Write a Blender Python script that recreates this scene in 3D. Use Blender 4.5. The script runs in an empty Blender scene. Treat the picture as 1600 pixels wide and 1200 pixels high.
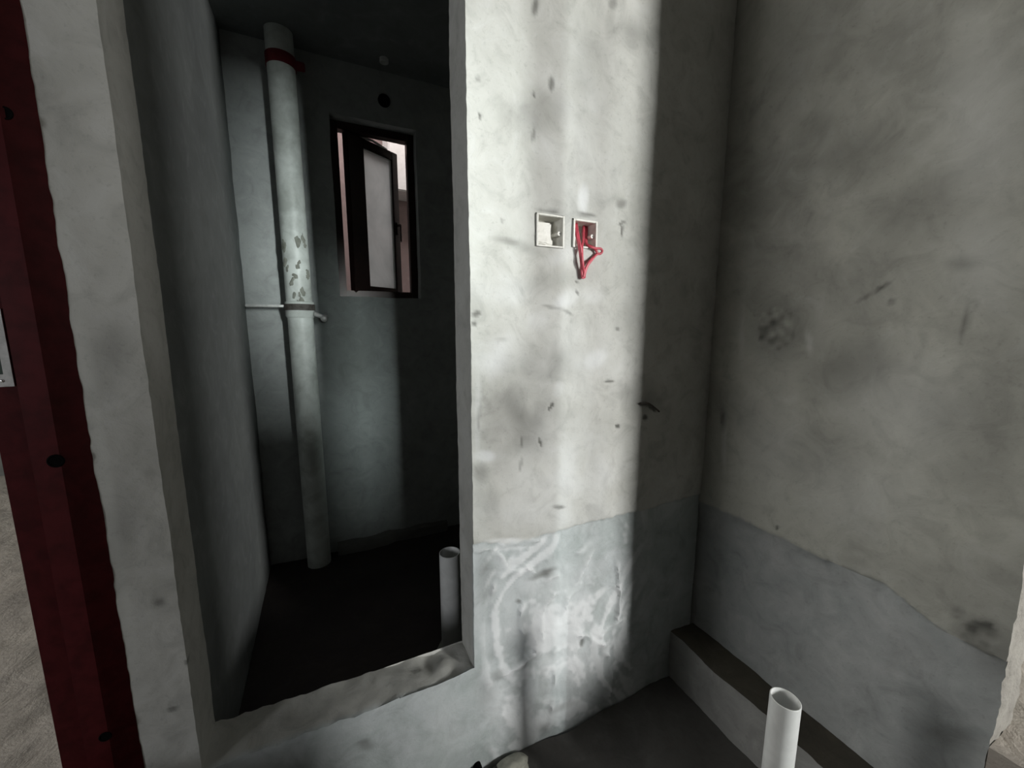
import bpy, bmesh, math, random
import numpy as np
from mathutils import Vector, noise, Matrix

random.seed(7)
sc = bpy.context.scene
COL = sc.collection

# ------------------------------------------------------------------ camera
CZ = 0.853                      # camera height above the living floor
F = 620.0                       # focal length in pixels of the 1600 px frame
PITCH = math.radians(8.5)
YAW = math.radians(25.4)
cam = bpy.data.cameras.new('camera')
cam.sensor_width = 36.0
cam.lens = F * 36.0 / 1600.0
cam.clip_start = 0.01
co = bpy.data.objects.new('camera', cam)
co.location = (0, 0, CZ)
co.rotation_euler = (math.radians(90) - PITCH, 0, -YAW)
COL.objects.link(co)
sc.camera = co

# ------------------------------------------------------------------ world, lights, exposure
w = bpy.data.worlds.new('sky'); sc.world = w; w.use_nodes = True
w.node_tree.nodes['Background'].inputs[0].default_value = (0.95, 0.93, 0.92, 1)
w.node_tree.nodes['Background'].inputs[1].default_value = 0.8
sc.view_settings.view_transform = 'Standard'
sc.view_settings.look = 'None'
sc.view_settings.gamma = 1
sc.view_settings.exposure = 0.0
sc.view_settings.use_curve_mapping = False

def window_light(name, loc, rot, sx, sy, power, col, spread=180):
    l = bpy.data.lights.new(name, 'AREA'); l.shape = 'RECTANGLE'
    l.size = sx; l.size_y = sy; l.energy = power; l.color = col; l.spread = math.radians(spread)
    o = bpy.data.objects.new(name, l); o.location = loc; o.rotation_euler = rot
    COL.objects.link(o); return o
R90 = math.radians(90)
# daylight coming in through the three windows of the rooms around (they sit in the window openings below); d and e are added
window_light('daylight_window_a', (3.68, -4.97, 1.55), (R90, 0, 0), 0.70, 1.35, 232, (1.0, 1.0, 0.97), 100)
window_light('daylight_window_b', (2.05, -4.97, 1.55), (R90, 0, 0), 0.40, 1.35, 125, (0.93, 1.0, 0.98), 70)
window_light('daylight_window_c', (-3.97, 1.50, 1.55), (0, -R90, 0), 1.30, 1.00, 34, (1.0, 0.98, 0.94), 120)
window_light('added_streak_light_e', (0.32, -4.97, 1.50), (R90, 0, 0), 0.45, 1.20, 26, (0.88, 1.0, 0.97), 70)  # added lamp, lays the soft streak on the far bathroom wall
window_light('daylight_light_well', (0.45, 3.2, 3.55), (0, 0, 0), 1.40, 1.50, 110, (0.98, 0.95, 0.93))
window_light('added_fill_light_d', (-3.97, -1.80, 1.10), (0, -R90, 0), 1.30, 0.70, 42, (0.95, 0.97, 1.0), 120)  # added lamp to brighten the drain pipe in the bathroom

# ------------------------------------------------------------------ pixel to direction (metres relative to the camera)
def ray(px, py):
    a = px - 800.0; b = 600.0 - py
    fw = F*math.cos(PITCH) + b*math.sin(PITCH); up = b*math.cos(PITCH) - F*math.sin(PITCH)
    return (a*math.cos(YAW) + fw*math.sin(YAW), -a*math.sin(YAW) + fw*math.cos(YAW), up)
def onY(px, py, y):
    r = ray(px, py); k = y/r[1]; return (r[0]*k, y, r[2]*k + CZ)
def onX(px, py, x):
    r = ray(px, py); k = x/r[0]; return (x, r[1]*k, r[2]*k + CZ)

# ------------------------------------------------------------------ materials
def mat_new(name):
    m = bpy.data.materials.new(name); m.use_nodes = True
    nt = m.node_tree; nt.nodes.clear()
    out = nt.nodes.new('ShaderNodeOutputMaterial')
    b = nt.nodes.new('ShaderNodeBsdfPrincipled')
    nt.links.new(b.outputs[0], out.inputs[0])
    return m, nt, b
def N(nt, kind, **kw):
    n = nt.nodes.new(kind)
    for k, v in kw.items(): setattr(n, k, v)
    return n
def noise_tex(nt, vec, scale, detail=4, rough=0.55, dist=0.0):
    n = N(nt, 'ShaderNodeTexNoise'); n.inputs['Scale'].default_value = scale
    n.inputs['Detail'].default_value = detail; n.inputs['Roughness'].default_value = rough
    n.inputs['Distortion'].default_value = dist
    nt.links.new(vec, n.inputs['Vector']); return n.outputs[0]
def ramp(nt, fac, a, b):
    r = N(nt, 'ShaderNodeMapRange'); r.inputs[1].default_value = a; r.inputs[2].default_value = b
    nt.links.new(fac, r.inputs[0]); return r.outputs[0]
def mix(nt, fac, a, b):
    m = N(nt, 'ShaderNodeMix', data_type='RGBA')
    for i, v in ((0, fac), (6, a), (7, b)):
        if isinstance(v, (int, float)): m.inputs[i].default_value = v
        elif isinstance(v, tuple): m.inputs[i].default_value = (*v, 1)
        else: nt.links.new(v, m.inputs[i])
    return m.outputs[2]
def mul(nt, a, k):
    m = N(nt, 'ShaderNodeMath', operation='MULTIPLY'); nt.links.new(a, m.inputs[0])
    if isinstance(k, (int, float)): m.inputs[1].default_value = k
    else: nt.links.new(k, m.inputs[1])
    return m.outputs[0]

def concrete(name, c1, c2, lower=None, dark=(0.10, 0.10, 0.09), white=(0.72, 0.73, 0.72), bump=0.25, big=2.2,
             rough=0.85, contrast=(0.36, 0.64)):
    m, nt, b = mat_new(name)
    tc = N(nt, 'ShaderNodeTexCoord').outputs['Object']
    col = mix(nt, ramp(nt, noise_tex(nt, tc, big, 5, 0.6, 0.6), *contrast), c1, c2)
    fine = noise_tex(nt, tc, 95, 6, 0.7)
    mid = noise_tex(nt, tc, 13, 5, 0.6, 1.0)
    if lower is not None:
        at = N(nt, 'ShaderNodeAttribute', attribute_name='lower')
        lc = mix(nt, ramp(nt, noise_tex(nt, tc, 6, 4, 0.6, 1.2), 0.35, 0.7), lower[0], lower[1])
        col = mix(nt, at.outputs['Fac'], col, lc)
    col = mix(nt, mul(nt, ramp(nt, mid, 0.50, 0.78), 0.34), col, dark)
    col = mix(nt, mul(nt, ramp(nt, mid, 0.46, 0.20), 0.22), col, white)
    col = mix(nt, mul(nt, ramp(nt, fine, 0.56, 0.72), 0.22), col, dark)
    sm = N(nt, 'ShaderNodeAttribute', attribute_name='smear')
    col = mix(nt, sm.outputs['Fac'], col, white)
    st = N(nt, 'ShaderNodeAttribute', attribute_name='stain')
    col = mix(nt, st.outputs['Fac'], col, dark)
    nt.links.new(col, b.inputs['Base Color'])
    b.inputs['Roughness'].default_value = rough
    bp = N(nt, 'ShaderNodeBump'); bp.inputs['Strength'].default_value = bump; bp.inputs['Distance'].default_value = 0.006
    add = N(nt, 'ShaderNodeMath', operation='ADD')
    nt.links.new(mul(nt, mid, 1.4), add.inputs[0]); nt.links.new(mul(nt, fine, 0.5), add.inputs[1])
    nt.links.new(add.outputs[0], bp.inputs['Height']); nt.links.new(bp.outputs[0], b.inputs['Normal'])
    return m

def simple(name, c1, c2=None, rough=0.5, metal=0.0, scale=20, bump=0.0, spec=0.5, lo=0.4, hi=0.65):
    m, nt, b = mat_new(name)
    tc = N(nt, 'ShaderNodeTexCoord').outputs['Object']
    f = noise_tex(nt, tc, scale, 5, 0.6, 0.4)
    col = mix(nt, ramp(nt, f, lo, hi), c1, c2 or tuple(v*0.85 for v in c1))
    nt.links.new(col, b.inputs['Base Color'])
    b.inputs['Roughness'].default_value = rough; b.inputs['Metallic'].default_value = metal
    b.inputs['Specular IOR Level'].default_value = spec
    if bump:
        bp = N(nt, 'ShaderNodeBump'); bp.inputs['Strength'].default_value = bump; bp.inputs['Distance'].default_value = 0.003
        nt.links.new(f, bp.inputs['Height']); nt.links.new(bp.outputs[0], b.inputs['Normal'])
    return m

M = {}
M['front'] = concrete('front_wall_plaster', (0.55, 0.55, 0.52), (0.43, 0.43, 0.40),
                      lower=((0.39, 0.43, 0.425), (0.51, 0.54, 0.55)), white=(0.76, 0.775, 0.785), bump=0.3)
M['right'] = concrete('right_wall_plaster', (0.50, 0.50, 0.45), (0.33, 0.33, 0.30),
                      lower=((0.34, 0.36, 0.36), (0.42, 0.43, 0.43)), bump=0.22, big=2.6)
M['bath'] = concrete('bathroom_plaster', (0.20, 0.212, 0.208), (0.15, 0.16, 0.16), white=(0.42, 0.43, 0.42), bump=0.15, big=1.8)  # darkened copy of the bathroom plaster, the dimness is put into the colour
M['far'] = concrete('far_wall_plaster', (0.38, 0.40, 0.395), (0.31, 0.325, 0.32), bump=0.15, big=1.8)  # paler copy of that plaster, standing in for more light on the wall
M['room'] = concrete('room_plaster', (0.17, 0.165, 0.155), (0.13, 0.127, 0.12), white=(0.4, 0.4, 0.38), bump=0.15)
M['ledge'] = concrete('ledge_concrete', (0.36, 0.36, 0.35), (0.28, 0.28, 0.27), bump=0.2)
M['dirt'] = concrete('dirty_ledge_top', (0.10, 0.088, 0.066), (0.065, 0.058, 0.045), dark=(0.03, 0.03, 0.025), white=(0.2, 0.18, 0.15), bump=0.5)
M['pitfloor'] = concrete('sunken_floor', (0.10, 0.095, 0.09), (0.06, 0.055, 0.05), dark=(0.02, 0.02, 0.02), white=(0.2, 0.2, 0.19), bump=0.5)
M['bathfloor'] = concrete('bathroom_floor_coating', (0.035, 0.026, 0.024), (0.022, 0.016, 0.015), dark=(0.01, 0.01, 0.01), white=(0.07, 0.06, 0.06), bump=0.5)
M['screed'] = concrete('sandy_screed', (0.52, 0.47, 0.41), (0.40, 0.36, 0.32), dark=(0.2, 0.18, 0.16), white=(0.62, 0.58, 0.52), bump=0.9, big=5)
M['sandend'] = concrete('raw_sandy_mortar', (0.36, 0.345, 0.31), (0.27, 0.255, 0.23), dark=(0.12, 0.11, 0.10), white=(0.5, 0.48, 0.45), bump=1.0, big=7)
M['pink'] = concrete('pink_outside_wall', (0.17, 0.115, 0.11), (0.13, 0.085, 0.08), white=(0.3, 0.24, 0.23), bump=0.1)
M['outwhite'] = simple('white_outside_wall', (0.50, 0.46, 0.45), (0.44, 0.40, 0.39), 0.8)
M['maroon'] = simple('maroon_steel_paint', (0.070, 0.008, 0.010), (0.045, 0.005, 0.006), 0.5, 0.0, 35, 0.05, 0.10)
M['winframe'] = simple('dark_brown_aluminium', (0.035, 0.016, 0.014), (0.022, 0.011, 0.010), 0.30, 0.3, 30)
M['steel'] = simple('galvanised_plate', (0.50, 0.50, 0.49), (0.38, 0.38, 0.37), 0.45, 0.55, 60)
M['screw'] = simple('bright_screw', (0.75, 0.75, 0.75), (0.6, 0.6, 0.6), 0.25, 0.9, 60)
M['black'] = simple('black_void', (0.003, 0.003, 0.003), (0.005, 0.005, 0.005), 0.95, spec=0.05)
M['green'] = simple('dark_green_plastic', (0.008, 0.03, 0.018), (0.006, 0.02, 0.012), 0.5)
M['pvc'] = simple('white_pvc', (0.74, 0.75, 0.74), (0.62, 0.63, 0.62), 0.35, 0.0, 14, 0.03)
M['pvcdirt'] = simple('dusty_white_pvc', (0.70, 0.74, 0.71), (0.46, 0.49, 0.46), 0.45, 0.0, 9, 0.06)
M['redband'] = simple('red_collar', (0.16, 0.006, 0.012), (0.11, 0.004, 0.008), 0.5)
M['mortar'] = simple('grey_mortar', (0.30, 0.31, 0.27), (0.20, 0.21, 0.18), 0.9, 0, 40, 0.4)
M['boxpvc'] = simple('white_box_plastic', (0.80, 0.79, 0.74), (0.68, 0.67, 0.62), 0.5, 0, 50, 0.05)
M['wire'] = simple('red_wire_insulation', (0.60, 0.085, 0.12), (0.46, 0.06, 0.085), 0.45, 0, 60)
M['chunk'] = simple('pale_plaster', (0.50, 0.49, 0.42), (0.36, 0.35, 0.30), 0.9, 0, 50, 0.5)
M['oldiron'] = simple('rusty_iron', (0.11, 0.10, 0.09), (0.06, 0.05, 0.045), 0.7, 0.2, 60)
# window glass: clear pane under a pale film, added so outside light makes it glow
m, nt, b = mat_new('glow_film_glass')
tc = N(nt, 'ShaderNodeTexCoord').outputs['Object']
df = N(nt, 'ShaderNodeBsdfDiffuse'); tl = N(nt, 'ShaderNodeBsdfTranslucent'); tr = N(nt, 'ShaderNodeBsdfTransparent'); gl = N(nt, 'ShaderNodeBsdfGlossy')
glow_film = mix(nt, ramp(nt, noise_tex(nt, tc, 7, 4, 0.6, 0.6), 0.35, 0.7), (0.86, 0.86, 0.86), (0.72, 0.73, 0.73))
nt.links.new(glow_film, df.inputs[0]); nt.links.new(glow_film, tl.inputs[0]); gl.inputs['Roughness'].default_value = 0.06
def mixsh(f, a, b_):
    s = N(nt, 'ShaderNodeMixShader'); s.inputs[0].default_value = f
    nt.links.new(a, s.inputs[1]); nt.links.new(b_, s.inputs[2]); return s.outputs[0]
film = mixsh(0.62, df.outputs[0], tl.outputs[0])
s = mixsh(0.88, tr.outputs[0], film); s = mixsh(0.12, s, gl.outputs[0])
out = [n for n in nt.nodes if n.type == 'OUTPUT_MATERIAL'][0]; nt.links.new(s, out.inputs[0]); nt.nodes.remove(b)
M['glass'] = m

# ------------------------------------------------------------------ helpers
def finish(me, angle=35):
    me.validate(); me.update()
    me.polygons.foreach_set('use_smooth', [True]*len(me.polygons))
    me.set_sharp_from_angle(angle=math.radians(angle))
def link(name, me, mat, parent=None, kind=None, loc=None):
    o = bpy.data.objects.new(name, me); COL.objects.link(o)
    for mm in (mat if isinstance(mat, (list, tuple)) else [mat]): me.materials.append(mm)
    if parent is not None: o.parent = parent
    if loc is not None: o.location = loc
    if kind: o['kind'] = kind
    return o
def tag(o, label, cat, group=None, kind=None):
    o['label'] = label; o['category'] = cat
    if group: o['group'] = group
    if kind: o['kind'] = kind
    return o
def thing(name, label, cat, loc, group=None, kind=None):
    o = bpy.data.objects.new(name, None); o.empty_display_size = 0.05; COL.objects.link(o); o.location = loc
    return tag(o, label, cat, group, kind)

def lines(*segs):
    """segs: (a, b, step) spans joined into one sorted list of grid lines"""
    v = []
    for a, b_, st in segs:
        n = max(1, int(round((b_-a)/st))); v += list(np.linspace(a, b_, n+1))
    return np.unique(np.round(v, 5))
def voxel(xs, ys, zs, solid):
    """surface of the solid cells of a rectilinear grid, shared vertices"""
    cx, cy, cz = [(a[1:]+a[:-1])/2 for a in (xs, ys, zs)]
    S = np.broadcast_to(solid(cx[:, None, None], cy[None, :, None], cz[None, None, :]), (len(cx), len(cy), len(cz)))
    P = np.pad(S, 1)
    nx, ny, nz = len(xs), len(ys), len(zs)
    vid = lambda i, j, k: (i*ny + j)*nz + k
    quads = []
    for ax in range(3):
        for sgn in (1, -1):
            nb = np.roll(P, -sgn, axis=ax)[1:-1, 1:-1, 1:-1]
            i, j, k = np.nonzero(S & ~nb)
            d = [i, j, k]; d[ax] = d[ax] + (1 if sgn > 0 else 0)
            u, v = [(1, 2), (2, 0), (0, 1)][ax]
            def corner(a, b_):
                e = [d[0].copy(), d[1].copy(), d[2].copy()]; e[u] = e[u]+a; e[v] = e[v]+b_; return vid(*e)
            q = [corner(0, 0), corner(1, 0), corner(1, 1), corner(0, 1)]
            if sgn < 0: q = q[::-1]
            quads.append(np.stack(q, 1))
    Q = np.concatenate(quads)
    used, inv = np.unique(Q, return_inverse=True)
    Q = inv.reshape(Q.shape)
    i, r = np.divmod(used, ny*nz); j, k = np.divmod(r, nz)
    return np.stack([xs[i], ys[j], zs[k]], 1), Q
def to_mesh(name, V, Q, angle=35):
    me = bpy.data.meshes.new(name)
    me.from_pydata(V.tolist(), [], Q.tolist()); finish(me, angle); return me
def rough(V, amp, scale, seed=0.0, amp2=0.0, scale2=30.0):
    out = V.copy()
    off = Vector((seed, seed*1.7, seed*0.6))
    for n_ in range(len(V)):
        p = Vector(V[n_])
        d = noise.noise_vector(p*scale + off)*amp
        if amp2: d = d + noise.noise_vector(p*scale2 + off)*amp2
        out[n_] += d
    return out
def attr(me, name, vals):
    a = me.attributes.new(name, 'FLOAT', 'POINT'); a.data.foreach_set('value', np.asarray(vals, dtype=np.float32))

def blob_field(U, W, blobs, conv):
    """blobs: (px, py, half width px, half height px, angle deg, strength, softness) -> value per vertex"""
    out = np.zeros(len(U))
    for px, py, rx, ry, ang, stg, soft in blobs:
        c = conv(px, py); ex = conv(px+4, py); ey = conv(px, py+4)
        # local frame of the picture axes on the wall
        A = np.array([[(ex[0]-c[0])/4, (ey[0]-c[0])/4], [(ex[1]-c[1])/4, (ey[1]-c[1])/4]])
        B = np.linalg.inv(A)
        du, dw = U-c[0], W-c[1]
        x = B[0, 0]*du + B[0, 1]*dw; y = B[1, 0]*du + B[1, 1]*dw
        ca, sa = math.cos(math.radians(ang)), math.sin(math.radians(ang))
        xr = (x*ca + y*sa)/rx; yr = (-x*sa + y*ca)/ry
        r = np.sqrt(xr*xr + yr*yr)
        v = np.clip((1+soft-r)/(2*soft), 0, 1); v = v*v*(3-2*v)
        out = np.maximum(out, v*stg)
    return out
def line_dist(U, W, pts):
    d = np.full(len(U), 9.0)
    for (a, b_), (c, e) in zip(pts[:-1], pts[1:]):
        vx, vy = c-a, e-b_; L = vx*vx+vy*vy+1e-12
        t = np.clip(((U-a)*vx+(W-b_)*vy)/L, 0, 1)
        d = np.minimum(d, np.hypot(U-a-t*vx, W-b_-t*vy))
    return d
def lap(U, W, pts, sharp, tail):
    """trowel lap: steep on one side of the line, fading away over the tail on the other"""
    best = np.full(len(U), 9.0); out = np.zeros(len(U))
    for (a, b_), (c, e) in zip(pts[:-1], pts[1:]):
        vx, vy = c-a, e-b_; L = math.hypot(vx, vy)+1e-9
        t = ((U-a)*vx+(W-b_)*vy)/L/L
        tc_ = np.clip(t, 0, 1); d = np.hypot(U-a-tc_*vx, W-b_-tc_*vy)
        sd = ((U-a)*vy-(W-b_)*vx)/L
        v = np.where(sd > 0, np.exp(-d/tail), np.exp(-(d/sharp)**2))
        out = np.where(d < best, v, out); best = np.minimum(best, d)
    return out
def nz(U, W, scale, seed):
    return np.array([noise.noise(Vector((u*scale+seed, w_*scale-seed, seed))) for u, w_ in zip(U, W)])
def sstep(x, a, b_):
    t = np.clip((x-a)/(b_-a), 0, 1); return t*t*(3-2*t)

def bm_mesh(name, fn, angle=35):
    bm = bmesh.new(); fn(bm); bmesh.ops.recalc_face_normals(bm, faces=bm.faces[:])
    me = bpy.data.meshes.new(name); bm.to_mesh(me); bm.free(); finish(me, angle); return me
def box(bm, x0, x1, y0, y1, z0, z1, bevel=0.0, rotm=None):
    r = bmesh.ops.create_cube(bm, size=1)
    vs = r['verts']
    for v in vs:
        v.co = Vector(((x0+x1)/2 + v.co.x*(x1-x0), (y0+y1)/2 + v.co.y*(y1-y0), (z0+z1)/2 + v.co.z*(z1-z0)))
    if bevel:
        es = list({e for v in vs for e in v.link_edges})
        g = bmesh.ops.bevel(bm, geom=es, offset=bevel, segments=2, affect='EDGES'); vs = list({v for f in g['faces'] for v in f.verts} | {v for v in vs if v.is_valid})
    if rotm is not None:
        for v in vs: v.co = rotm @ v.co
def tube(bm, pts, rad, seg=10, caps=True, squash=1.0):
    pts = [Vector(p) for p in pts]; rings = []
    up = Vector((0.13, 1, 0.21)).normalized()
    for n_, p in enumerate(pts):
        t = (pts[min(n_+1, len(pts)-1)] - pts[max(n_-1, 0)]).normalized()
        a = t.cross(up).normalized(); b_ = t.cross(a).normalized()
        r = rad[n_] if isinstance(rad, (list, tuple)) else rad
        rings.append([bm.verts.new(p + (a*math.cos(2*math.pi*k/seg) + b_*math.sin(2*math.pi*k/seg)*squash)*r) for k in range(seg)])
    for r0, r1 in zip(rings[:-1], rings[1:]):
        for k in range(seg): bm.faces.new((r0[k], r0[(k+1) % seg], r1[(k+1) % seg], r1[k]))
    if caps: bm.faces.new(rings[0]); bm.faces.new(rings[-1])
def lathe(bm, prof, seg=40, cx=0, cy=0, wob=None):
    """prof: (radius, z) closed or open profile round the z axis"""
    rings = []
    for r, z in prof:
        rings.append([bm.verts.new((cx + r*math.cos(2*math.pi*k/seg), cy + r*math.sin(2*math.pi*k/seg),
                                    z + (wob(2*math.pi*k/seg, r) if wob else 0))) for k in range(seg)])
    for r0, r1 in zip(rings[:-1], rings[1:]):
        for k in range(seg): bm.faces.new((r0[k], r0[(k+1) % seg], r1[(k+1) % seg], r1[k]))
def smooth_path(pts, sub=6):
    P = [Vector(p) for p in pts]; out = []
    for i in range(len(P)-1):
        p0, p1, p2, p3 = P[max(i-1, 0)], P[i], P[i+1], P[min(i+2, len(P)-1)]
        for s_ in range(sub):
            t = s_/sub
            out.append(0.5*((2*p1) + (p2-p0)*t + (2*p0-5*p1+4*p2-p3)*t*t + (3*p1-p0-3*p2+p3)*t**3))
    out.append(P[-1]); return out

# ------------------------------------------------------------------ plan of the place (metres, camera at x = y = 0)
YF, YB = 0.92, 1.04             # front wall faces
XL, XR = -0.288, 0.325          # doorway
XW = 1.18                       # right wall face
SILL = -0.092
PIT = -0.437
BATH = -0.357
LINE = 0.243                    # where the upper plaster stops
TOP = 2.75
YFAR = 2.20
BCEIL = 2.073
BOX1 = (0.502, 0.585, 1.050, 1.131)
BOX2 = (0.612, 0.690, 1.056, 1.129)

# ------------------------------------------------------------------ wall_front
xs = lines((-0.38, XL, 0.006), (XL, XR, 0.012), (XR, BOX1[0], 0.006), (BOX1[0], BOX1[1], 0.006), (BOX1[1], BOX2[0], 0.006),
           (BOX2[0], BOX2[1], 0.006), (BOX2[1], XW, 0.006))
ys = lines((YF, YB, 0.02))
zs = lines((PIT-0.05, SILL, 0.0055), (SILL, BOX1[2], 0.0055), (BOX1[2], BOX2[2], 0.006), (BOX2[2], BOX2[3], 0.006), (BOX2[3], BOX1[3], 0.002),
           (BOX1[3], 1.95, 0.0065), (1.95, 2.05, 0.05), (2.05, TOP, 0.1))
def solid_front(x, y, z):
    hole = (x > XL) & (x < XR) & (z > SILL) & (z < 2.05)
    b1 = (x > BOX1[0]) & (x < BOX1[1]) & (z > BOX1[2]) & (z < BOX1[3]) & (y < 0.98)
    b2 = (x > BOX2[0]) & (x < BOX2[1]) & (z > BOX2[2]) & (z < BOX2[3]) & (y < 0.98)
    return ~(hole | b1 | b2) & (y > 0)
V, Q = voxel(xs, ys, zs, solid_front)
U, W = V[:, 0].copy(), V[:, 2].copy()
front = np.abs(V[:, 1]-YF) < 1e-4
conv = lambda px, py: (lambda p: (p[0], p[2]))(onY(px, py, YF))
stains = [(837, 10, 5, 14, 5, .55, .5), (957, 6, 7, 10, 0, .55, .5), (862, 132, 4, 11, 0, .6, .5), (834, 148, 2.5, 4, 0, .8, .4),
          (843, 175, 42, 30, -20, .26, .9), (833, 210, 3, 11, 8, .5, .5), (747, 123, 2.5, 5, 0, .6, .4), (750, 181, 3, 3, 0, .7, .4),
          (953, 40, 8, 26, 5, .30, .7), (1017, 55, 14, 14, 0, .35, .8), (988, 50, 26, 22, 0, .30, .9), (972, 318, 8, 7, -30, .5, .6),
          (974, 348, 7, 2, -30, .75, .4), (973, 360, 1.8, 9, 6, .7, .4), (785, 345, 3, 4, 0, .45, .5), (795, 377, 24, 5, 12, .32, .7),
          (820, 386, 26, 8, 20, .22, .8), (744, 490, 7, 4, -15, .6, .4), (741, 505, 4, 4, 0, .6, .4), (784, 530, 10, 2, 0, .45, .5),
          (866, 481, 16, 2.6, 12, .5, .4), (886, 487, 9, 2.6, 30, .6, .4), (851, 572, 52, 26, -12, .30, .9), (808, 660, 62, 56, -25, .40, .9),
          (786, 690, 34, 34, 0, .34, .9), (815, 690, 3, 12, 10, .55, .5), (844, 690, 2.5, 9, -20, .6, .4), (813, 724, 2.5, 12, 10, .5, .4),
          (749, 650, 3, 24, 3, .5, .5), (861, 635, 2.5, 8, 30, .7, .4), (953, 596, 7, 2.5, 0, .5, .4), (965, 666, 3.5, 3, 0, .75, .4),
          (873, 793, 9, 3, 0, .45, .5), (752, 742, 14, 20, 0, .34, .8), (757, 785, 18, 34, 0, .26, .9), (1000, 618, 26, 22, 0, .40, .9),
          (1006, 632, 11, 3, 5, .9, .3), (1019, 637, 9, 3, 42, .9, .3), (1008, 652, 4, 4, 0, .7, .4), (975, 470, 16, 60, 0, .22, .9),
          (965, 515, 4, 3, 0, .45, .5), (868, 440, 60, 14, -10, .18, .9), (902, 441, 1.8, 2.6, 0, .8, .3), (902, 457, 2, 4, -20, .7, .4),
          (924, 120, 26, 80, 0, .20, .9), (760, 905, 14, 40, 0, .25, .9), (858, 330, 18, 3, 4, .55, .5), (916, 336, 14, 3, 6, .6, .5),
          (758, 1085, 14, 24, 0, .22, .9), (572, 1168, 12, 9, 0, .5, .6), (150, 945, 5, 3, -30, .5, .5), (270, 1108, 10, 3, -20, .6, .5),
          (250, 941, 9, 6, 0, .5, .7), (292, 1036, 4, 4, 0, .6, .5), (170, 560, 30, 60, 20, .22, .9), (190, 830, 24, 60, 10, .22, .9),
          (849, 898, 22, 5, -22, .5, .6), (911, 1006, 3.5, 7, 8, .7, .4), (812, 942, 4, 3, 0, .7, .4), (850, 1070, 6, 24, 2, .30, .6),
          (850, 1140, 8, 10, 20, .35, .7), (778, 1058, 12, 7, -30, .3, .7), (880, 1105, 24, 5, -20, .25, .7), (952, 1112, 20, 8, -20, .3, .8)]
smears = [(888, 465, 24, 13, -35, .55, .6), (924, 458, 18, 15, 20, .45, .6), (784, 556, 40, 26, -20, .5, .8), (757, 712, 16, 9, 0, .6, .5),
          (746, 640, 5, 60, 0, .55, .6), (930, 562, 22, 16, -30, .55, .6), (873, 607, 8, 14, 15, .65, .5), (911, 310, 9, 26, 3, .75, .5),
          (800, 455, 60, 20, 8, .3, .8), (900, 560, 70, 60, 20, .28, .9), (890, 735, 70, 70, 0, .42, .9), (860, 800, 90, 30, 0, .35, .9),
          (900, 250, 60, 160, 0, .22, .9), (880, 400, 30, 12, -25, .35, .7), (845, 505, 18, 16, 40, .4, .6), (872, 510, 12, 10, 0, .3, .6),
          (870, 960, 80, 70, -20, .55, .9), (900, 1040, 60, 60, 0, .5, .9), (800, 1090, 40, 50, 0, .5, .9), (690, 1140, 30, 60, 0, .30, .9),
          (792, 845, 34, 4, -3, .7, .5), (800, 858, 30, 3, -4, .7, .5), (768, 930, 5, 24, 18, .5, .6), (858, 1097, 12, 4, 0, .8, .4)]
ridge_zoom = [[(130, 240), (280, 215), (400, 190)], [(270, 190), (350, 180), (420, 180)], [(430, 370), (500, 330), (560, 260), (640, 200)],
              [(540, 440), (570, 390), (640, 270)], [(450, 440), (400, 480), (375, 560), (400, 650)], [(480, 425), (438, 480), (420, 560), (425, 640)],
              [(330, 470), (320, 540), (350, 620), (390, 680)], [(190, 470), (200, 400), (240, 330), (330, 310)], [(210, 800), (290, 760), (380, 700)],
              [(470, 690), (475, 790), (465, 900), (460, 980), (490, 1020)], [(410, 900), (470, 895)], [(700, 590), (770, 540)],
              [(755, 320), (765, 420), (755, 540)], [(720, 690), (735, 800), (725, 880)], [(360, 300), (420, 350), (500, 340)], [(520, 500), (545, 440), (600, 400)],
              [(590, 600), (650, 620), (700, 640)], [(240, 250), (265, 300), (240, 350)]]
stain = blob_field(U, W, stains, conv); smear = blob_field(U, W, smears, conv)
stain = np.clip(stain*(1.2 + 0.9*nz(U, W, 18, 6.6)), 0, 0.95)
wob = nz(U, W, 14, 3.1); wob2 = nz(U, W, 60, 9.4); wob3 = nz(U+0.3*nz(U, W, 3, 1.2), W*0.45, 24, 5.5)
edge = LINE + 0.006*nz(U, U*0, 9, 2.2) + 0.012*sstep(U, 0.325, 0.55) - 0.004*wob2 + 0.035*(1-sstep(U, 0.32, 0.5))
low = 1 - sstep(W, edge-0.003, edge+0.003)
low = np.where(U < XL+0.01, 0, low)
ridge = np.zeros(len(U))
for n_, pl in enumerate(ridge_zoom):
    pts = [(lambda p: (p[0], p[2]))(onY(700+a/2.857, 780+b_/2.857, YF)) for a, b_ in pl]
    pts = [(p.x, p.y) for p in smooth_path([(a, b_, 0) for a, b_ in pts], 5)]
    Uw, Ww = U+0.007*wob+0.003*wob2, W+0.007*wob3+0.003*wob2
    fade = np.clip(0.55+1.1*nz(U, W, 22, 7.7+n_), 0.1, 1)
    ridge = np.maximum(ridge, lap(Uw, Ww, pts if n_ % 3 else pts[::-1], 0.0030, 0.016)*fade)
inpatch = low*sstep(U, XR, XR+0.06)*(1-sstep(U, 0.85, 0.98))
h = np.zeros(len(U))
h += 0.0022*wob + 0.0006*wob2
h -= 0.0060*low                                 # the lower coat lies back from the upper one
h += ridge*0.0115*low
h += inpatch*(0.0034*wob3 + 0.0022*np.abs(nz(U*1.0+W*0.5, W*0.35-U*0.3, 46, 2.9)))
h -= 0.004*np.clip(stain-0.45, 0, 1)            # chips
Vn = V + (rough(V, 0.0022, 6, 1.0, 0.0010, 45) - V)
Vn[front, 1] -= h[front]
rev = ~front & (V[:, 2] > SILL-0.001) & (np.abs(V[:, 2]-SILL) < 1e-3) & (V[:, 0] > XL-0.001) & (V[:, 0] < XR+0.001)
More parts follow.
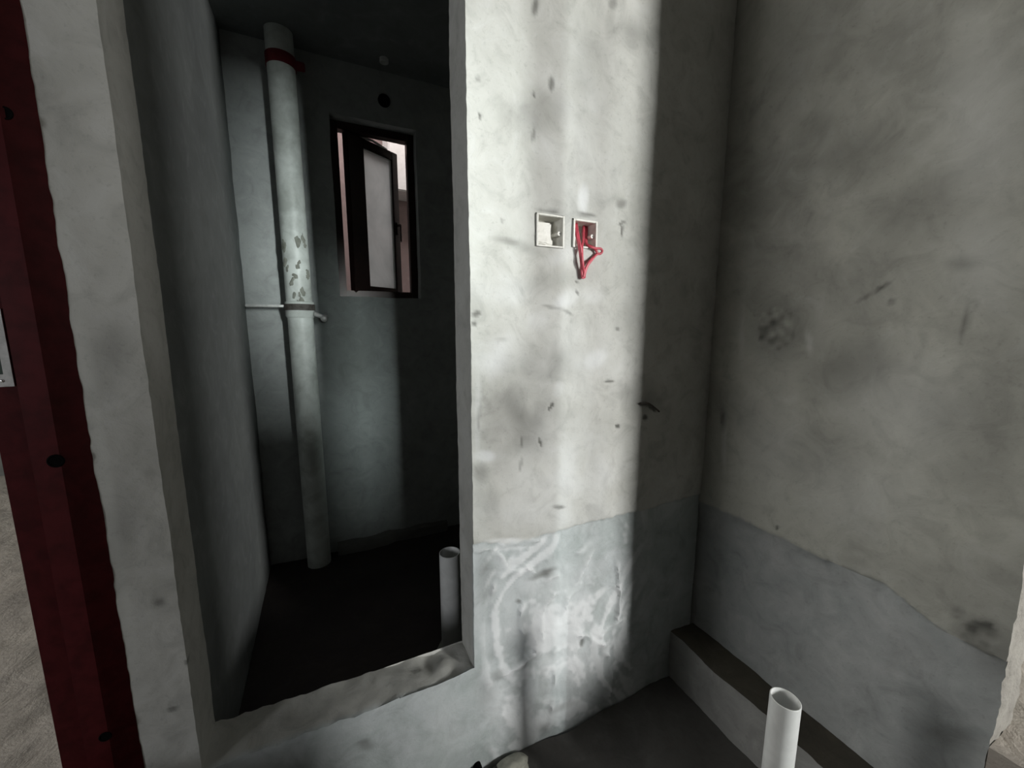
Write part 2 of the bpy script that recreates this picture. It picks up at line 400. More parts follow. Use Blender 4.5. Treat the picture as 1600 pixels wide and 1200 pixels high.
sillv = (np.abs(V[:, 2]-SILL) < 1e-3) & (V[:, 0] > XL-0.001) & (V[:, 0] < XR+0.001)
Vn[sillv, 2] += (0.004+0.016*sstep(V[sillv, 0], 0.12, 0.28))*nz(V[sillv, 0], V[sillv, 1], 17, 4.0) + 0.006*nz(V[sillv, 0], V[sillv, 1], 45, 8.0) + 0.02*(0.3-V[sillv, 0])/0.6 - 0.012
me = to_mesh('wall_front', Vn, Q, 50)
attr(me, 'stain', np.where(front, stain, 0.0)); attr(me, 'lower', np.where(front, low, 0.0))
attr(me, 'smear', np.where(front, np.clip(np.maximum(smear*(0.72+0.9*wob), ridge*low*0.8) + inpatch*0.6*sstep(wob3+0.3*wob2, -0.05, 0.30), 0, 1), 0.0))
wall_front = link('wall_front', me, M['front'], kind='structure')

# ------------------------------------------------------------------ wall_right (nook, bathroom and light well share it)
xs = lines((XW, 1.30, 0.0075)); ys = lines((0.208, 0.92, 0.0065), (0.92, 2.4, 0.06), (2.4, 4.0, 0.2))
zs = lines((PIT-0.05, 1.95, 0.0075), (1.95, TOP, 0.1))
V, Q = voxel(xs, ys, zs, lambda x, y, z: (x > 0) & (y > 0) & (z > -9))
U, W = V[:, 1].copy(), V[:, 2].copy()
front = (np.abs(V[:, 0]-XW) < 1e-4)
conv = lambda px, py: (lambda p: (p[1], p[2]))(onX(px, py, XW))
stains = [(1212, 512, 40, 44, 10, .55, .8), (1190, 470, 30, 40, 0, .3, .9), (1364, 457, 28, 3.5, -30, .75, .5), (1392, 471, 5, 5, 0, .6, .5), (1521, 475, 6, 6, 0, .7, .5),
          (1506, 504, 6, 26, 12, .5, .7), (1325, 572, 62, 34, -15, .40, .9), (1290, 590, 40, 40, 0, .3, .9), (1500, 412, 24, 12, 0, .35, .8), (1216, 825, 2.5, 3, 0, .9, .3),
          (1532, 992, 34, 22, 20, .70, .7), (1548, 985, 10, 14, 0, .8, .5), (1500, 958, 14, 10, 30, .5, .7), (1560, 1030, 40, 36, 0, .4, .9), (1340, 240, 60, 40, -20, .38, .9),
          (1280, 200, 40, 30, 0, .3, .9), (1420, 330, 70, 40, -25, .28, .9), (1250, 90, 80, 70, 0, .30, .9), (1400, 80, 70, 50, 20, .25, .9), (1540, 700, 70, 90, 0, .26, .9),
          (1130, 655, 5, 20, 0, .45, .6), (1300, 700, 50, 40, -20, .2, .9), (1560, 620, 30, 60, 0, .25, .9), (1470, 1150, 40, 14, 10, .3, .8), (1180, 345, 20, 60, 0, .25, .9)]
smears = [(1263, 535, 5, 18, -8, .4, .6), (1160, 520, 4, 40, 0, .25, .8), (1132, 690, 4, 40, 0, .4, .7), (1400, 640, 90, 80, 0, .25, .9), (1330, 760, 90, 60, 10, .22, .9),
          (1530, 190, 60, 120, 0, .3, .9), (1530, 400, 50, 70, 0, .25, .9), (1200, 700, 50, 70, 0, .2, .9)]
stain = blob_field(U, W, stains, conv); smear = blob_field(U, W, smears, conv)
wob = nz(U, W, 11, 5.1); wob2 = nz(U, W, 55, 2.4)
edge = LINE - 0.012 - 0.045*(1-sstep(U, 0.26, 0.42)) + 0.006*nz(U, U*0, 10, 6.2) + 0.003*wob2
low = (1 - sstep(W, edge-0.004, edge+0.004))
soft = (1 - sstep(W, edge-0.03, edge+0.004))
low_h = np.where(U < 0.52, low, low*0.4 + soft*0.6)
h = 0.0028*wob + 0.0006*wob2 - 0.014*low_h - 0.006*np.clip(stain-0.5, 0, 1)*(1+2*wob2)
Vn = V + (rough(V, 0.004, 6, 2.0, 0.001, 50) - V)
vis = front & (V[:, 1] < 0.93)
Vn[vis, 0] -= h[vis]
endv = (V[:, 1] < 0.2085)
Vn[endv] += np.array([[0.0, 1, 0]])*(0.007*nz(V[endv, 2]*1.0, V[endv, 0], 5, 3.3) + 0.004*nz(V[endv, 2], V[endv, 0], 23, 1.3) + 0.0022*nz(V[endv, 2], V[endv, 0], 71, 4.3))[:, None]
me = to_mesh('wall_right', Vn, Q, 50)
attr(me, 'stain', np.where(vis, np.clip(stain*(1+1.3*wob2*(stain > 0.4)), 0, 1), 0.0)); attr(me, 'lower', np.where(vis, low, 0.0)); attr(me, 'smear', np.where(vis, smear, 0.0))
wall_right = link('wall_right', me, [M['right'], M['sandend']], kind='structure')
yv = V[:, 1]
for p in me.polygons:
    if all(yv[i] < 0.2085 for i in p.vertices): p.material_index = 1
# concrete ledge along its foot, with a dirty top
V, Q = voxel(lines((1.08, XW+0.02, 0.012)), lines((0.215, YF+0.005, 0.012)), lines((PIT-0.02, -0.257, 0.012)), lambda x, y, z: (x > 0) & (y > 0) & (z > -9))
Vn = rough(V, 0.006, 9, 4.0, 0.002, 45)
me = to_mesh('ledge', Vn, Q, 50)
o = link('ledge', me, [M['ledge'], M['dirt']], parent=wall_right)
topz = -0.257
for p in me.polygons:
    if all(abs(V[i][2]-topz) < 1e-4 for i in p.vertices): p.material_index = 1
o['label'] = 'concrete ledge with a dark dirty top at the foot of the wall'

# ------------------------------------------------------------------ wall_left: end pier behind the door frame and the bathroom side wall
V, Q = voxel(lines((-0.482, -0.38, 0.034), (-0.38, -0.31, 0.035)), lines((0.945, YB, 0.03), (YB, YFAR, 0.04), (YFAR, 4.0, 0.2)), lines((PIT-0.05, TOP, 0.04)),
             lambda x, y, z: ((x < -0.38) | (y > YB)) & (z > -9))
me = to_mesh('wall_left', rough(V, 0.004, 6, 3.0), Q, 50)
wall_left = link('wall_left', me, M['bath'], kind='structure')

# ------------------------------------------------------------------ wall_far with the window opening
WX0, WX1, WZ0, WZ1 = 0.094, 0.498, CZ+0.140, CZ+0.985
V, Q = voxel(lines((-0.31, WX0, 0.015), (WX0, WX1, 0.015), (WX1, XW, 0.02)), lines((YFAR, 2.40, 0.04)), lines((BATH-0.05, WZ0, 0.015), (WZ0, WZ1, 0.015), (WZ1, BCEIL+0.2, 0.02)),
             lambda x, y, z: ~((x > WX0) & (x < WX1) & (z > WZ0) & (z < WZ1)) & (y > 0))
U, W = V[:, 0], V[:, 2]
me = to_mesh('wall_far', rough(V, 0.0035, 6, 5.0, 0.0008, 40), Q, 50)
conv = lambda px, py: (lambda p: (p[0], p[2]))(onY(px, py, YFAR))
fr = np.abs(V[:, 1]-YFAR) < 1e-4
attr(me, 'stain', np.where(fr, blob_field(U, W, [(475, 640, 18, 160, 0, .35, .9), (550, 560, 40, 60, 0, .25, .9)], conv), 0))
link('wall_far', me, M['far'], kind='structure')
# low plaster kerb along its foot
V, Q = voxel(lines((0.0, 0.60, 0.012)), lines((YFAR-0.05, YFAR+0.01, 0.012)), lines((BATH-0.02, BATH+0.052, 0.012)), lambda x, y, z: (x > -9) & (y > 0) & (z > -9))
link('trim_1', to_mesh('trim_1', rough(V, 0.012, 14, 6.0, 0.004, 60), Q, 50), M['room'], kind='structure')

# ------------------------------------------------------------------ floors and ceilings
def floor_solid(x, y, z):
    pit = (x > -0.482) & (x < XW) & (y > -0.7) & (y < YF)
    bath = (x > -0.482) & (x < 1.30) & (y > 0.208)
    out = (x > -0.482) & (y > 2.4)
    right = (x > 1.30) & (y > 2.4)
    return ~(pit | bath | out | right) & (z > -9)
V, Q = voxel(lines((-4.0, -1.6, 0.2), (-1.6, -0.482, 0.02), (-0.482, XW, 0.2), (XW, 1.30, 0.02), (1.30, 2.2, 0.025), (2.2, 5.0, 0.2)),
             lines((-5.0, -0.7, 0.2), (-0.7, 0.208, 0.02), (0.208, YF, 0.025), (YF, 2.4, 0.02), (2.4, 3.2, 0.025)), lines((PIT-0.05, 0.0, 0.08)), floor_solid)
Vn = V.copy(); t_ = np.abs(V[:, 2]) < 1e-4
Vn = rough(V, 0.005, 9, 7.0, 0.002, 40)
cand = t_ & (V[:, 0] < -0.48) & (V[:, 0] > -1.6) & (V[:, 1] > 0.9)
Vn[cand, 2] += 0.008*nz(V[cand, 0]*0.5+V[cand, 1]*1.2, V[cand, 1]*0.3-V[cand, 0]*0.9, 26, 3.7)
me = to_mesh('floor', Vn, Q, 50); link('floor', me, M['screed'], kind='structure')
V, Q = voxel(lines((-0.482, XW, 0.02)), lines((-0.7, YF, 0.02)), lines((PIT-0.06, PIT, 0.03)), lambda x, y, z: (x > -9) & (y > -9) & (z > -9))
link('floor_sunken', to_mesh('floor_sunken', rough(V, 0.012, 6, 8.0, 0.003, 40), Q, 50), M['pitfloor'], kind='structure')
V, Q = voxel(lines((-0.31, XW, 0.025)), lines((YB, YFAR, 0.025)), lines((PIT-0.06, BATH, 0.05)), lambda x, y, z: (x > -9) & (y > -9) & (z > -9))
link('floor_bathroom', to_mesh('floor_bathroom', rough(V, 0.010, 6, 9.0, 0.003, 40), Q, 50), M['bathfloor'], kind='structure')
V, Q = voxel(lines((-0.31, XW, 0.1)), lines((YB, YFAR, 0.1)), lines((BCEIL, BCEIL+0.12, 0.06)), lambda x, y, z: (x > -9) & (y > -9) & (z > -9))
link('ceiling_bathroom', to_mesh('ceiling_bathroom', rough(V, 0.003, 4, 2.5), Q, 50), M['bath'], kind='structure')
V, Q = voxel(lines((-4.1, -0.482, 0.5), (-0.482, 1.30, 0.4), (1.30, 5.1, 0.5)), lines((-5.1, 2.4, 0.5), (2.4, 3.3, 0.4)), lines((TOP, TOP+0.12, 0.06)),
             lambda x, y, z: ~((x > -0.482) & (y > 2.4)) & (z > 0))
link('ceiling', to_mesh('ceiling', V, Q), M['room'], kind='structure')

# ------------------------------------------------------------------ outer walls of the rooms around, with window openings, also for the added lamps
def wall(name, xs_, ys_, zs_, hole=None, mat='room'):
    V, Q = voxel(xs_, ys_, zs_, (lambda x, y, z: ~hole(x, y, z) & (z > -9)) if hole else (lambda x, y, z: (x > -99) & (y > -99) & (z > -9)))
    return link(name, to_mesh(name, V, Q), M[mat], kind='structure')
wall('wall_back', lines((-4.1, 0.08, 0.5), (0.08, 0.56, 0.5), (0.56, 1.84, 0.5), (1.84, 2.26, 0.4), (2.26, 3.3, 0.7), (3.3, 4.06, 0.76), (4.06, 5.1, 0.5)), lines((-5.1, -5.0, 0.1)), lines((-0.4, 0.85, 0.5), (0.85, 2.25, 0.7), (2.25, TOP, 0.5)),
     lambda x, y, z: (((x > 0.08) & (x < 0.56)) | ((x > 1.84) & (x < 2.26)) | ((x > 3.3) & (x < 4.06))) & (z > 0.85) & (z < 2.25) & (y < 0))
wall('wall_side_left', lines((-4.1, -4.0, 0.1)), lines((-5.0, -2.16, 0.5), (-2.16, -1.44, 0.4), (-1.44, 0.98, 0.5), (0.98, 2.02, 0.6), (2.02, 3.3, 0.5)), lines((-0.4, 0.43, 0.5), (0.43, 0.88, 0.1), (0.88, 1.86, 0.5), (1.86, 2.22, 0.2), (2.22, TOP, 0.5)),
     lambda x, y, z: (x < 0) & (((y > 0.98) & (y < 2.02) & (z > 0.88) & (z < 2.22)) | ((y > -2.16) & (y < -1.44) & (z > 0.43) & (z < 1.86))))
wall('wall_side_right', lines((5.0, 5.1, 0.1)), lines((-5.0, 2.5, 0.5)), lines((-0.4, TOP, 0.5)))
wall('wall_room_left', lines((-4.0, -0.482, 0.5)), lines((3.2, 3.3, 0.1)), lines((-0.4, TOP, 0.5)))
wall('wall_room_right', lines((1.30, 5.0, 0.5)), lines((2.4, 2.5, 0.1)), lines((-0.4, TOP, 0.5)))
wall('wall_added_mask', lines((-0.482, 0.15, 0.2), (0.15, 0.32, 0.2), (0.32, 0.58, 0.2), (0.58, 0.86, 0.1), (0.86, 0.90, 0.1)), lines((-0.62, -0.5, 0.06)),  # added unseen wall, its slots shape the light on soil pipe and far wall
     lines((PIT-0.05, 0.55, 0.3), (0.55, 1.0, 0.3), (1.0, 1.15, 0.3), (1.15, 1.57, 0.3), (1.57, TOP, 0.3)),
     lambda x, y, z: (((x > 0.58) & (x < 0.86) & (z > 1.0) & (z < 1.57)) | ((x > 0.15) & (x < 0.32) & (z > 0.55) & (z < 1.15))) & (y < 0))
wall('wall_added_shade_left', lines((-0.60, -0.482, 0.1)), lines((-0.62, 0.20, 0.2)), lines((PIT-0.05, TOP, 0.3)))  # added unseen wall, keeps lamp d off the plastered walls
wall('wall_added_shade_mid', lines((0.44, 1.12, 0.2)), lines((-2.6, -2.45, 0.1)), lines((-0.3, TOP, 0.3)))  # added unseen slab, stops lamp e reaching the front wall
wall('wall_added_shade_right', lines((1.39, 1.98, 0.2)), lines((-2.6, -2.3, 0.1)), lines((-0.3, TOP, 0.3)))  # added unseen block, keeps lamp b out of the wall corner
# the light well outside the bathroom window
wall('wall_outside', lines((-0.7, 1.5, 0.2)), lines((4.0, 4.15, 0.1)), lines((-0.4, 3.6, 0.3)), mat='pink')
wall('ground_outside', lines((-0.31, 1.18, 0.3)), lines((2.4, 4.0, 0.3)), lines((-0.5, -0.4, 0.1)), mat='room')

# ------------------------------------------------------------------ maroon steel door frame on the wall end
zA, zB = 0.0, 2.12
door = thing('door_1', 'maroon steel door frame jamb with a steel strike plate, beside the grey plaster strip', 'door frame', (-0.43, 0.92, PIT), kind='structure')
def jamb(bm):
    z0, z1 = 0.0, 2.55
    prof = [(-0.484, 0.945), (-0.484, 0.916), (-0.446, 0.916), (-0.443, 0.900), (-0.408, 0.898), (-0.402, 0.904), (-0.380, 0.9165), (-0.3755, 0.921), (-0.3755, 0.945)]
    prof = [(x+0.43, y-0.92) for x, y in prof]
    nseg = 30
    rings = [[bm.verts.new((x, y, z0+(z1-z0)*k/nseg)) for x, y in prof] for k in range(nseg+1)]
    for r0, r1 in zip(rings[:-1], rings[1:]):
        for k in range(len(prof)):
            k2 = (k+1) % len(prof); bm.faces.new((r0[k], r0[k2], r1[k2], r1[k]))
    bm.faces.new(rings[0]); bm.faces.new(rings[-1])
    bmesh.ops.bevel(bm, geom=[e for e in bm.edges if abs(e.verts[0].co.z-e.verts[1].co.z) > 1e-3 and len(e.link_faces) == 2 and e.calc_face_angle(0) > 0.3], offset=0.0015, segments=2, affect='EDGES')
link('jamb', bm_mesh('jamb', jamb, 30), M['maroon'], parent=door)
# strike plate: flat plate with two openings and two screws
def plate(bm):
    x0, x1, z0, z1, y0, y1 = -0.484, -0.452, CZ-0.098, CZ+0.025, 0.9125, 0.9155
    h1 = (-0.481, -0.464, CZ-0.036, CZ+0.005); h2 = (-0.481, -0.462, CZ-0.078, CZ-0.046)
    xs_ = sorted({x0, x1, h1[0], h1[1], h2[0], h2[1]}); zs_ = sorted({z0, z1, h1[2], h1[3], h2[2], h2[3]})
    V, Q = voxel(np.array(xs_), np.array([y0, y1]), np.array(zs_), lambda x, y, z: ~(((x > h1[0]) & (x < h1[1]) & (z > h1[2]) & (z < h1[3])) | ((x > h2[0]) & (x < h2[1]) & (z > h2[2]) & (z < h2[3]))) & (y > 0))
    vs = [bm.verts.new((v[0]+0.43, v[1]-0.92, v[2]-PIT)) for v in V]
    for q in Q: bm.faces.new([vs[i] for i in q])
pl = link('strike_plate', bm_mesh('strike_plate', plate), M['steel'], parent=door); pl['label'] = 'grey steel strike plate'
def inset(name, x0, x1, z0, z1, mat):
    o = link(name, bm_mesh(name, lambda bm: box(bm, x0+0.43, x1+0.43, 0.9150-0.92, 0.9162-0.92, z0-PIT, z1-PIT)), M[mat], parent=pl); return o
inset('latch_hole', -0.481, -0.464, CZ-0.036, CZ+0.005, 'black'); inset('bolt_hole', -0.481, -0.462, CZ-0.078, CZ-0.046, 'green')
for dx in (-0.4645, -0.4720):
    def scr(bm): bmesh.ops.create_uvsphere(bm, u_segments=12, v_segments=8, radius=0.0026, matrix=Matrix.Translation((dx+0.43, 0.9125-0.92, CZ-0.0885-PIT)) @ Matrix.Diagonal((1, 0.5, 1, 1)))
    link('screw', bm_mesh('screw', scr), M['screw'], parent=pl)
for px, py, r in ((88, 720, 0.0095), (5, 175, 0.008), (165, 1150, 0.008)):
    p = onY(px, py, 0.899)
    def hole(bm):
        lathe(bm, [(0.0001, 0.0), (r*0.8, 0.0), (r*0.95, 0.0012), (r*1.12, 0.0010), (r*1.2, 0.0)], 20)
        bmesh.ops.rotate(bm, verts=bm.verts[:], cent=(0, 0, 0), matrix=Matrix.Rotation(R90, 3, 'X'))
        bmesh.ops.translate(bm, verts=bm.verts[:], vec=(p[0]+0.43, (0.8975 if p[0] < -0.408 else 0.902)-0.92, p[2]-PIT))
    link('fixing_hole', bm_mesh('fixing_hole', hole), M['black'], parent=door)

# ------------------------------------------------------------------ bathroom window
win = thing('window_1', 'narrow dark brown casement window standing ajar in the far bathroom wall', 'window', ((WX0+WX1)/2, 2.28, WZ0), kind='structure')
ox, oy, oz = win.location
def frame(bm):
    x0, x1, z0, z1 = WX0-0.004, WX1+0.004, WZ0-0.004, WZ1+0.004; t = 0.040
    for a in ((x0, x0+t, z0, z1), (x1-t, x1, z0, z1), (x0+t, x1-t, z0, z0+t), (x0+t, x1-t, z1-t, z1)):
        box(bm, a[0]-ox, a[1]-ox, 2.262-oy, 2.312-oy, a[2]-oz, a[3]-oz, 0.003)
link('frame', bm_mesh('frame', frame), M['winframe'], parent=win)
sang = math.atan2(0.55, 0.835)
Rm = Matrix.Translation((0.244-ox, 2.325-oy, 0)) @ Matrix.Rotation(sang, 4, 'Z')
sz0, sz1 = CZ+0.165-oz, CZ+0.945-oz; gz0, gz1 = CZ+0.206-oz, CZ+0.900-oz
sash = None
def sashf(bm):
    for a in ((-0.098, 0.0, sz0, sz1), (0.186, 0.228, sz0, sz1), (0.0, 0.186, sz0, gz0), (0.0, 0.186, gz1, sz1)):
        box(bm, a[0], a[1], -0.018, 0.022, a[2], a[3], 0.003, Rm)
sash = link('sash', bm_mesh('sash', sashf), M['winframe'], parent=win)
pane = link('pane', bm_mesh('pane', lambda bm: box(bm, -0.004, 0.19, -0.002, 0.003, gz0-0.004, gz1+0.004, 0, Rm)), M['glass'], parent=sash)
def bead(bm):
    for a in ((0.176, 0.1795, gz0, gz1), (0.182, 0.1865, gz0, gz1)):
        box(bm, a[0], a[1], -0.010, -0.003, a[2], a[3], 0.0008, Rm)
    box(bm, 0.0, 0.1865, -0.010, -0.003, gz1-0.004, gz1, 0.0008, Rm)
gb = link('glazing_bead', bm_mesh('glazing_bead', bead), M['pvc'], parent=sash)  # white colour stands in for light along the bead edges
def handle(bm):
    box(bm, 0.196, 0.214, -0.026, -0.018, (sz0+sz1)/2-0.05, (sz0+sz1)/2+0.02, 0.003, Rm); box(bm, 0.200, 0.210, -0.045, -0.026, (sz0+sz1)/2-0.005, (sz0+sz1)/2+0.008, 0.002, Rm)
    box(bm, 0.200, 0.210, -0.050, -0.042, (sz0+sz1)/2-0.09, (sz0+sz1)/2+0.008, 0.003, Rm)
link('handle', bm_mesh('handle', handle), M['winframe'], parent=sash)
def stay(bm): tube(bm, [(0.152-ox, 2.30-oy, sz1+0.004), (0.30-ox, 2.33-oy, sz1+0.004), (0.38-ox, 2.40-oy, sz1+0.002)], 0.006, 8)
link('friction_stay', bm_mesh('friction_stay', stay), M['steel'], parent=win)
# white projecting pier of the house across the light well
tag(link('outside_pier', bm_mesh('outside_pier', lambda bm: box(bm, 0.60, 0.86, 3.70, 4.0, 2.0, 3.4, 0.01)), M['outwhite'], kind='structure'), 'white wall pier seen outside through the open window', 'wall')

# ------------------------------------------------------------------ tall soil pipe in the bathroom corner
PX, PY = -0.086, 2.115
soil = thing('soil_pipe', 'tall white plastic soil pipe with a red collar near the bathroom ceiling', 'pipe', (PX, PY, BATH))
H = BCEIL-BATH
link('pipe_body', bm_mesh('pipe_body', lambda bm: lathe(bm, [(0.054, -0.01)] + [(0.054, 0.1*k) for k in range(1, int(H/0.1))] + [(0.054, H+0.02)], 48)), M['pvcdirt'], parent=soil)
zc = CZ + 1.105 - BATH
def collar(bm): lathe(bm, [(0.0545, zc-0.024), (0.0585, zc-0.024), (0.0585, zc+0.020), (0.0545, zc+0.020)], 48)
rc = link('collar', bm_mesh('collar', collar), M['redband'], parent=soil); rc['label'] = 'red collar band'
link('collar_tab', bm_mesh('collar_tab', lambda bm: box(bm, 0.054, 0.092, -0.012, 0.0, zc-0.020, zc+0.016, 0.003)), M['redband'], parent=rc)
zk = CZ + 0.085 - BATH
def socket(bm): lathe(bm, [(0.0545, zk+0.02), (0.060, zk+0.018), (0.061, zk-0.045), (0.0545, zk-0.055)], 48)
link('socket', bm_mesh('socket', socket), M['pvcdirt'], parent=soil)
cl = link('clamp', bm_mesh('clamp', lambda bm: lathe(bm, [(0.061, zk-0.02), (0.0645, zk-0.02), (0.0645, zk+0.008), (0.061, zk+0.008)], 48)), M['oldiron'], parent=soil)
link('clamp_arm', bm_mesh('clamp_arm', lambda bm: box(bm, -0.212, -0.058, -0.010, 0.012, zk-0.006, zk+0.004, 0.002)), M['steel'], parent=cl)
def bolt(bm):
    tube(bm, [(0.058, -0.03, zk-0.035), (0.092, -0.03, zk-0.048)], 0.010, 10); bmesh.ops.create_uvsphere(bm, u_segments=12, v_segments=8, radius=0.017, matrix=Matrix.Translation((0.100, -0.03, zk-0.055)))
link('clamp_bolt', bm_mesh('clamp_bolt', bolt), M['steel'], parent=cl)
rng = random.Random(3)
for k in range(24):
    a = math.radians(-90 + rng.uniform(-70, 55)); z = zk + rng.uniform(0.0, 0.30); r = rng.uniform(0.005, 0.012)
    elong = rng.uniform(0.8, 2.4); shear = rng.uniform(-1.2, 1.2)
    def sp(bm):
        bmesh.ops.create_icosphere(bm, subdivisions=2, radius=1.0)
        for v in bm.verts:
            n_ = 1 + 0.9*noise.noise(v.co*2.0 + Vector((k*3.1, 0, 0))) + 0.4*noise.noise(v.co*5 + Vector((k*1.1, 4, 0)))
            v.co = Vector((v.co.x*r*n_, v.co.y*0.003, v.co.z*r*n_*elong + v.co.x*r*shear))
        bmesh.ops.rotate(bm, verts=bm.verts[:], cent=(0, 0, 0), matrix=Matrix.Rotation(a+R90, 3, 'Z'))
        bmesh.ops.translate(bm, verts=bm.verts[:], vec=(0.054*math.cos(a), 0.054*math.sin(a), z))
    link('mortar_splash', bm_mesh('mortar_splash', sp, 60), M['mortar'], parent=soil)

# ------------------------------------------------------------------ short drain pipes
def drain(name, label, x, y, z0, z1, r, wall_t, cut=0.0, cutdir=0.0, mat='pvc'):
    t = thing(name, label, 'pipe', (x, y, z0), group='cut drain pipes standing in the floor')
    hgt = z1-z0
    wf = lambda ang, rr: 0.0
    def f(bm):
        seg = 40; rings = []
        for rr, zz, top in ((r, -0.01, 0), (r, hgt*0.25, 0), (r, hgt*0.5, 0), (r, hgt*0.75, 0), (r, hgt-0.0008, 1), (r-0.0008, hgt, 1), (r-wall_t+0.0006, hgt, 1), (r-wall_t, hgt-0.001, 1), (r-wall_t, hgt*0.5, 0), (r-wall_t, 0.0, 0)):
            rings.append([bm.verts.new((rr*math.cos(2*math.pi*k/seg), rr*math.sin(2*math.pi*k/seg), zz + (cut*rr*math.cos(2*math.pi*k/seg-cutdir) if top else 0))) for k in range(seg)])
        for r0, r1 in zip(rings[:-1], rings[1:]):
            for k in range(seg): bm.faces.new((r0[k], r0[(k+1) % seg], r1[(k+1) % seg], r1[k]))
    link('pipe_body', bm_mesh('pipe_body', f), M[mat], parent=t)
    rngd = random.Random(int(x*1000))
    def ring(bm):
        lathe(bm, [(r+0.0003, -0.004), (r+0.022, -0.004), (r+0.016, 0.010), (r+0.006, 0.016), (r+0.0003, 0.018)], 30, wob=lambda a, rr: 0.004*math.sin(3*a+x*9)+0.003*math.sin(7*a))
    link('mortar_collar', bm_mesh('mortar_collar', ring, 60), M['mortar'], parent=t)
    return t
p1 = (0.772, 0.381, CZ-0.722)
d1 = drain('drain_pipe', 'thin white open drain pipe standing before the ledge of the plastered wall', p1[0], p1[1], PIT+0.006, p1[2], 0.0262, 0.0024, cut=0.06, cutdir=math.radians(175))
d2 = drain('drain_pipe', 'thicker white open drain pipe standing in the dark bathroom behind the doorway', 0.366, 1.295, BATH+0.006, CZ-0.812, 0.0375, 0.003, mat='pvc')

# ------------------------------------------------------------------ flush switch boxes and their wires
def junction(name, label, bx):
    x0, x1, z0, z1 = bx; cx, cz_ = (x0+x1)/2, (z0+z1)/2
    t = thing(name, label, 'switch box', (cx, YF, z0), group='empty switch boxes in the plaster')
    hw = (x1-x0)/2 - 0.0015; hh = z1-z0-0.003; T = 0.003
    y0, y1 = -0.0035, 0.048
    def shell(bm):
        box(bm, -hw, -hw+T, y0, y1, 0.0015, hh); box(bm, hw-T, hw, y0, y1, 0.0015, hh)
        box(bm, -hw+T, hw-T, y0, y1, 0.0015, 0.0015+T); box(bm, -hw+T, hw-T, y0, y1, hh-T, hh)
    sh = link('box_shell', bm_mesh('box_shell', shell), M['boxpvc'], parent=t)
    link('back_plate', bm_mesh('back_plate', lambda bm: box(bm, -hw+T, hw-T, y1-0.003, y1, 0.0015+T, hh-T)), M['boxpvc'], parent=t)
    def rim(bm):
        R = 0.004
        for a in ((-hw-0.001, -hw+R, 0.0, hh+0.0015), (hw-R, hw+0.001, 0.0, hh+0.0015), (-hw+R, hw-R, 0.0, R), (-hw+R, hw-R, hh-R+0.0015, hh+0.0015)):
            box(bm, a[0], a[1], y0-0.0035, y0, a[2], a[3], 0.0008)
    link('rim', bm_mesh('rim', rim), M['boxpvc'], parent=t)
    for sx in (-1, 1):
        def lug(bm):
            lathe(bm, [(0.0012, 0), (0.0055, 0), (0.0055, 0.034), (0.0012, 0.034)], 16)
            bmesh.ops.rotate(bm, verts=bm.verts[:], cent=(0, 0, 0), matrix=Matrix.Rotation(-R90, 3, 'X'))
            bmesh.ops.translate(bm, verts=bm.verts[:], vec=(sx*(hw-0.009), 0.002, hh*0.48))
        link('screw_lug', bm_mesh('screw_lug', lug), M['boxpvc'], parent=t)
    return t, hw, hh
j1, hw, hh = junction('switch_box', 'white square switch box partly packed with pale mortar, in the lit plaster wall', BOX1)
def fill(bm):
    box(bm, -hw+0.004, hw*0.25, 0.006, 0.044, 0.006, hh*0.80, 0.004); box(bm, hw*0.05, hw*0.42, 0.010, 0.044, 0.006, hh*0.30, 0.003); box(bm, -hw+0.004, -hw*0.1, 0.002, 0.044, hh*0.10, hh*0.40, 0.003)
    bmesh.ops.subdivide_edges(bm, edges=bm.edges[:], cuts=3, use_grid_fill=True)
    for v in bm.verts: v.co += noise.noise_vector(v.co*70)*0.002
link('mortar_fill', bm_mesh('mortar_fill', fill, 60), M['boxpvc'], parent=j1)
j2, hw2, hh2 = junction('switch_box', 'white square switch box with red wires hanging out, in the lit plaster wall', BOX2)

wires = thing('wire_bundle', 'looped bunch of red electrical wires hanging from a wall switch box', 'wire', (0.65, YF, 1.08))
wl = Vector(wires.location)
def zp(a, b_, depth=-0.010):          # traced point, placed just proud of (or inside) the wall face
    p = onY(780+a/6.0, 280+b_/6.0, YF+depth); return Vector(p) - wl
paths = [
    ([(715, 400, .038), (712, 440, .012), (730, 540, -.008), (752, 650, -.014), (768, 780, -.012), (776, 900, -.009), (780, 930, -.008)], 0.0036),
    ([(728, 400, .036), (730, 450, .008), (748, 560, -.012), (768, 660, -.018), (782, 790, -.014), (788, 900, -.010), (790, 932, -.008)], 0.0030),
    ([(796, 420, .036), (788, 500, .020), (786, 570, .006), (775, 640, -.012), (780, 760, -.020), (796, 880, -.012), (800, 925, -.009)], 0.0036),
    ([(808, 420, .038), (806, 540, .024), (812, 605, .006), (850, 632, -.010), (905, 648, -.014), (950, 652, -.016), (966, 674, -.015), (950, 698, -.013), (915, 705, -.012), (868, 758, -.012), (825, 820, -.011), (798, 905, -.009)], 0.0033),
    ([(820, 430, .038), (818, 560, .022), (826, 612, .004), (880, 640, -.012), (908, 668, -.010), (912, 700, -.009), (880, 735, -.010), (840, 780, -.015), (806, 850, -.014), (790, 915, -.012)], 0.0033)]
for pts, r in paths:
    sm = smooth_path([zp(*p) for p in pts], 6)
    link('wire', bm_mesh('wire', lambda bm: tube(bm, sm, r, 10)), M['wire'], parent=wires)

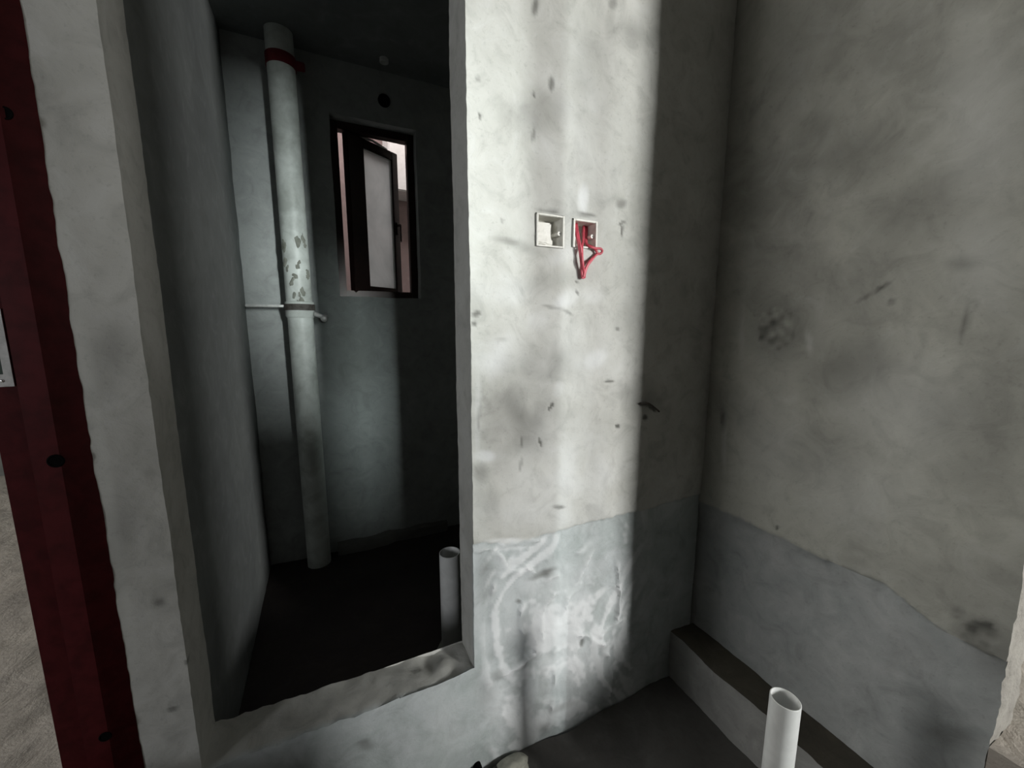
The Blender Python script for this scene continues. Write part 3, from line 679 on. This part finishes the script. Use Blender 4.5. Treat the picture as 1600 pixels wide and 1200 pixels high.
# ------------------------------------------------------------------ small things
# short bent iron wire sticking out of the plaster near the corner
p = Vector(onY(1000, 631, YF))
iw = [Vector(onY(a, b_, YF+d)) - p for a, b_, d in ((996, 632, 0.006), (1004, 630, -0.008), (1014, 631, -0.012), (1024, 638, -0.011), (1030, 643, -0.008))]
o = link('tie_wire', bm_mesh('tie_wire', lambda bm: tube(bm, smooth_path(iw, 5), 0.0028, 8)), M['oldiron'], loc=p)
tag(o, 'short bent dark wire end sticking out of the plaster wall', 'wire')
# pale lump of plaster and a black conduit end at the foot of the lit wall
p = Vector((0.425, 0.885, PIT+0.004))
def chunk(bm):
    bmesh.ops.create_icosphere(bm, subdivisions=3, radius=1.0)
    for v in bm.verts:
        n_ = 1 + 0.35*noise.noise(v.co*1.7) + 0.12*noise.noise(v.co*5)
        v.co = Vector((v.co.x*0.055*n_, v.co.y*0.030*n_, max(v.co.z, -0.25)*0.020*n_ + 0.006))
tag(link('plaster_lump', bm_mesh('plaster_lump', chunk, 50), M['chunk'], loc=p), 'pale lump of plaster on the dark floor under the lit wall', 'rubble')
p = Vector(onY(745, 1195, YF+0.006))
def conduit(bm):
    lathe(bm, [(0.0115, 0.0), (0.0115, 0.026), (0.0095, 0.027), (0.0085, 0.026), (0.0085, 0.004), (0.0002, 0.004)], 24)
    bmesh.ops.rotate(bm, verts=bm.verts[:], cent=(0, 0, 0), matrix=Matrix.Rotation(R90, 3, 'X'))
tag(link('conduit_end', bm_mesh('conduit_end', conduit), M['black'], loc=p), 'black round conduit end low in the lit wall below the doorway corner', 'conduit')
# sleeve hole above the window and the white conduit stub near the ceiling
p = Vector(onY(600, 158, YFAR))
def sleeve(bm):
    lathe(bm, [(0.0002, 0.006), (0.024, 0.006), (0.026, 0.010), (0.029, 0.009), (0.030, -0.01)], 28)
    bmesh.ops.rotate(bm, verts=bm.verts[:], cent=(0, 0, 0), matrix=Matrix.Rotation(R90, 3, 'X'))
tag(link('wall_sleeve', bm_mesh('wall_sleeve', sleeve), M['black'], loc=p), 'small dark round sleeve hole above the bathroom window', 'hole')
p = Vector(onY(600, 97, 2.10)); p.z = BCEIL
def stub(bm): lathe(bm, [(0.020, 0.004), (0.020, -0.016), (0.017, -0.018), (0.016, -0.016), (0.016, 0.0), (0.0002, 0.0)], 24)
tag(link('conduit_stub', bm_mesh('conduit_stub', stub), M['pvc'], loc=p), 'small white conduit stub under the bathroom ceiling', 'conduit')
